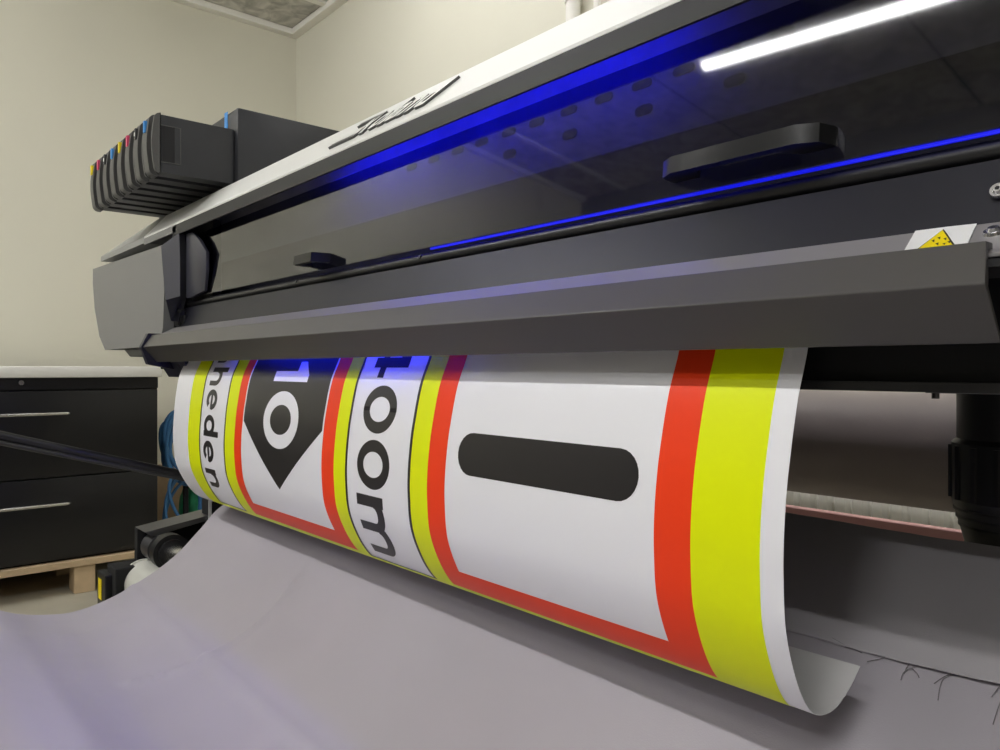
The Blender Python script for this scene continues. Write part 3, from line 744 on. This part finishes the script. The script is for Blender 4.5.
# frayed threads at the flap edge
bm = B()
def thread(pts, r=.00042):
    q = [];
    for p_ in pts:
        c = cloth_hit(*p_); q.append(Vector((c.x, c.y, cz(c.x, c.y)+.003)))
    tube(bm, catmull(q, 6), r, 5)
for L_ in ([(893, 655), (888, 660), (878, 663), (867, 665)], [(890, 652), (880, 655), (862, 652)], [(926, 666), (918, 670), (908, 672), (903, 676), (901, 683)], [(915, 664), (908, 670), (904, 677)], [(912, 672), (917, 677), (919, 681)],
           [(966, 674), (955, 678), (944, 684), (940, 692), (938, 703)], [(955, 677), (944, 681), (934, 688)], [(1003, 700), (997, 715), (993, 728)], [(845, 650), (855, 652), (862, 656)], [(832, 640), (845, 648)], [(1001, 690), (992, 700)]):
    thread(L_)
keep(obj('loose_threads', bm, mat('thread', (.18, .17, .17), .9)), t)['kind'] = 'stuff'

# ------------------------------------------------------------ rear media roll
t = thing('media_roll', 'wide unprinted media roll hanging behind the printer below its body', 'media roll', (-.9, 1.17, -.117))
bm = B(); cyl(bm, (-1.80, 1.17, -.117), (.08, 1.17, -.117), .083, n=64); keep(obj('vinyl', bm, M['roll'], smooth=40), t)
bm = B(); cyl(bm, (-1.88, 1.17, -.117), (.13, 1.17, -.117), .030, n=32); keep(obj('core', bm, M['card'], smooth=40), t)
for x in (-1.90, .15):
    bm = B(); box(bm, x-.02, x+.01, 1.05, 1.20, -.14, -.03, bev=.003); part('roll_holder', bm, M['black'])

# ------------------------------------------------------------ take-up motor unit beside the cloth
t = thing('take_up_unit', 'take-up motor unit with cream motor and dark rollers left of the cloth', 'take-up unit', (-2.0, .6, FZ))
bm = B(); box(bm, -2.08, -2.02, .725, .82, -.47, -.352, bev=.003); keep(obj('gear_housing', bm, M['blackm']), t)
bm = B(); box(bm, -2.020, -2.018, .722, .730, -.44, -.350); box(bm, -2.020, -2.018, .730, .80, -.354, -.350); keep(obj('housing_edge', bm, M['lwht'], ), t)
a_ = on_x(137, 528, -2.10); b2 = on_x(213, 508, -2.10)
bm = B()
prism(bm, [(a_.y, a_.z), (b2.y, b2.z), (b2.y, b2.z-.012), (a_.y+.02, a_.z-.014)], -2.12, -2.03, bev=.001); keep(obj('top_plate', bm, M['dsteel']), t)
bm = B(); prism(bm, [(a_.y+.001, a_.z-.004), (b2.y, b2.z-.006), (b2.y, b2.z-.10), (a_.y+.05, a_.z-.12), (a_.y, a_.z-.09)], -2.125, -2.10, bev=.001); keep(obj('side_plate', bm, M['blackm']), t)
bm = B(); cyl(bm, (-2.08, .605, -.462), (-2.02, .605, -.462), .036, n=48); cyl(bm, (-2.02, .605, -.462), (-2.0, .605, -.462), .026, n=48); keep(obj('roller', bm, M['dsteel'], smooth=40), t)
bm = B(); cyl(bm, (-2.00, .612, -.462), (-1.965, .612, -.462), .045, n=48); cyl(bm, (-1.965, .612, -.462), (-1.955, .612, -.462), .034, n=48); keep(obj('clutch_ring', bm, M['black'], smooth=40), t)
bm = B(); cyl(bm, (-1.955, .612, -.462), (-1.88, .612, -.462), .022, n=32); keep(obj('shaft', bm, M['steel'], smooth=40), t)
bm = B(); cyl(bm, (-2.06, .572, -.545), (-1.90, .572, -.545), .052, n=48); cyl(bm, (-2.068, .572, -.545), (-2.06, .572, -.545), .055, n=48); keep(obj('motor', bm, M['motor'], smooth=40, ), t)
for k in range(6):
    bm = B(); a = 2*math.pi*k/6+.3; c = Vector((-2.06, .572+.046*math.cos(a), -.545+.05*math.sin(a))); cyl(bm, c+Vector((-.012, 0, 0)), c+Vector((.006, 0, 0)), .005, n=10); keep(obj('bolt', bm, M['steel']), t)
p = on_x(103, 588, -2.10)
bm = B(); box(bm, -2.15, -2.072, p.y-.002, p.y+.075, -.72, on_x(108, 573, -2.10).z, bev=.003); keep(obj('control_box', bm, M['black']), t)
bm = B(); box(bm, -2.135, -2.105, p.y-.0032, p.y-.0022, p.z-.032, p.z+.020); keep(obj('yellow_label', bm, M['lyel'], ), t)
bm = B(); box(bm, -2.14, -2.02, .50, .70, -.72, -.61, bev=.004); box(bm, -2.12, -2.04, .50, .66, -.62, -.50, bev=.003); box(bm, -2.12, -2.06, .52, .60, FZ+.05, -.71, bev=.003); box(bm, -2.14, -2.04, .40, .90, FZ, FZ+.05, bev=.004); keep(obj('foot', bm, M['blackm']), t)

# ------------------------------------------------------------ black strap at the left
t = thing('tension_bar', 'pair of black bars running from the left edge to behind the sheet', 'bar', (-1.95, .3, -.2))
for dz_, r_, mm, dx in ((0, .0105, M['black'], 0), (-.0155, .0055, mat('worn black', (.03, .03, .03), .35), .006)):
    a = Vector((-1.95+dx, .66, -.275+dz_*.6)); b_ = Vector((-1.95+dx, .247, -.145+dz_)); b_ = a+(b_-a)*1.8
    bm = B(); cyl(bm, a, b_, r_, n=20); keep(obj('bar', bm, mm, smooth=40), t)
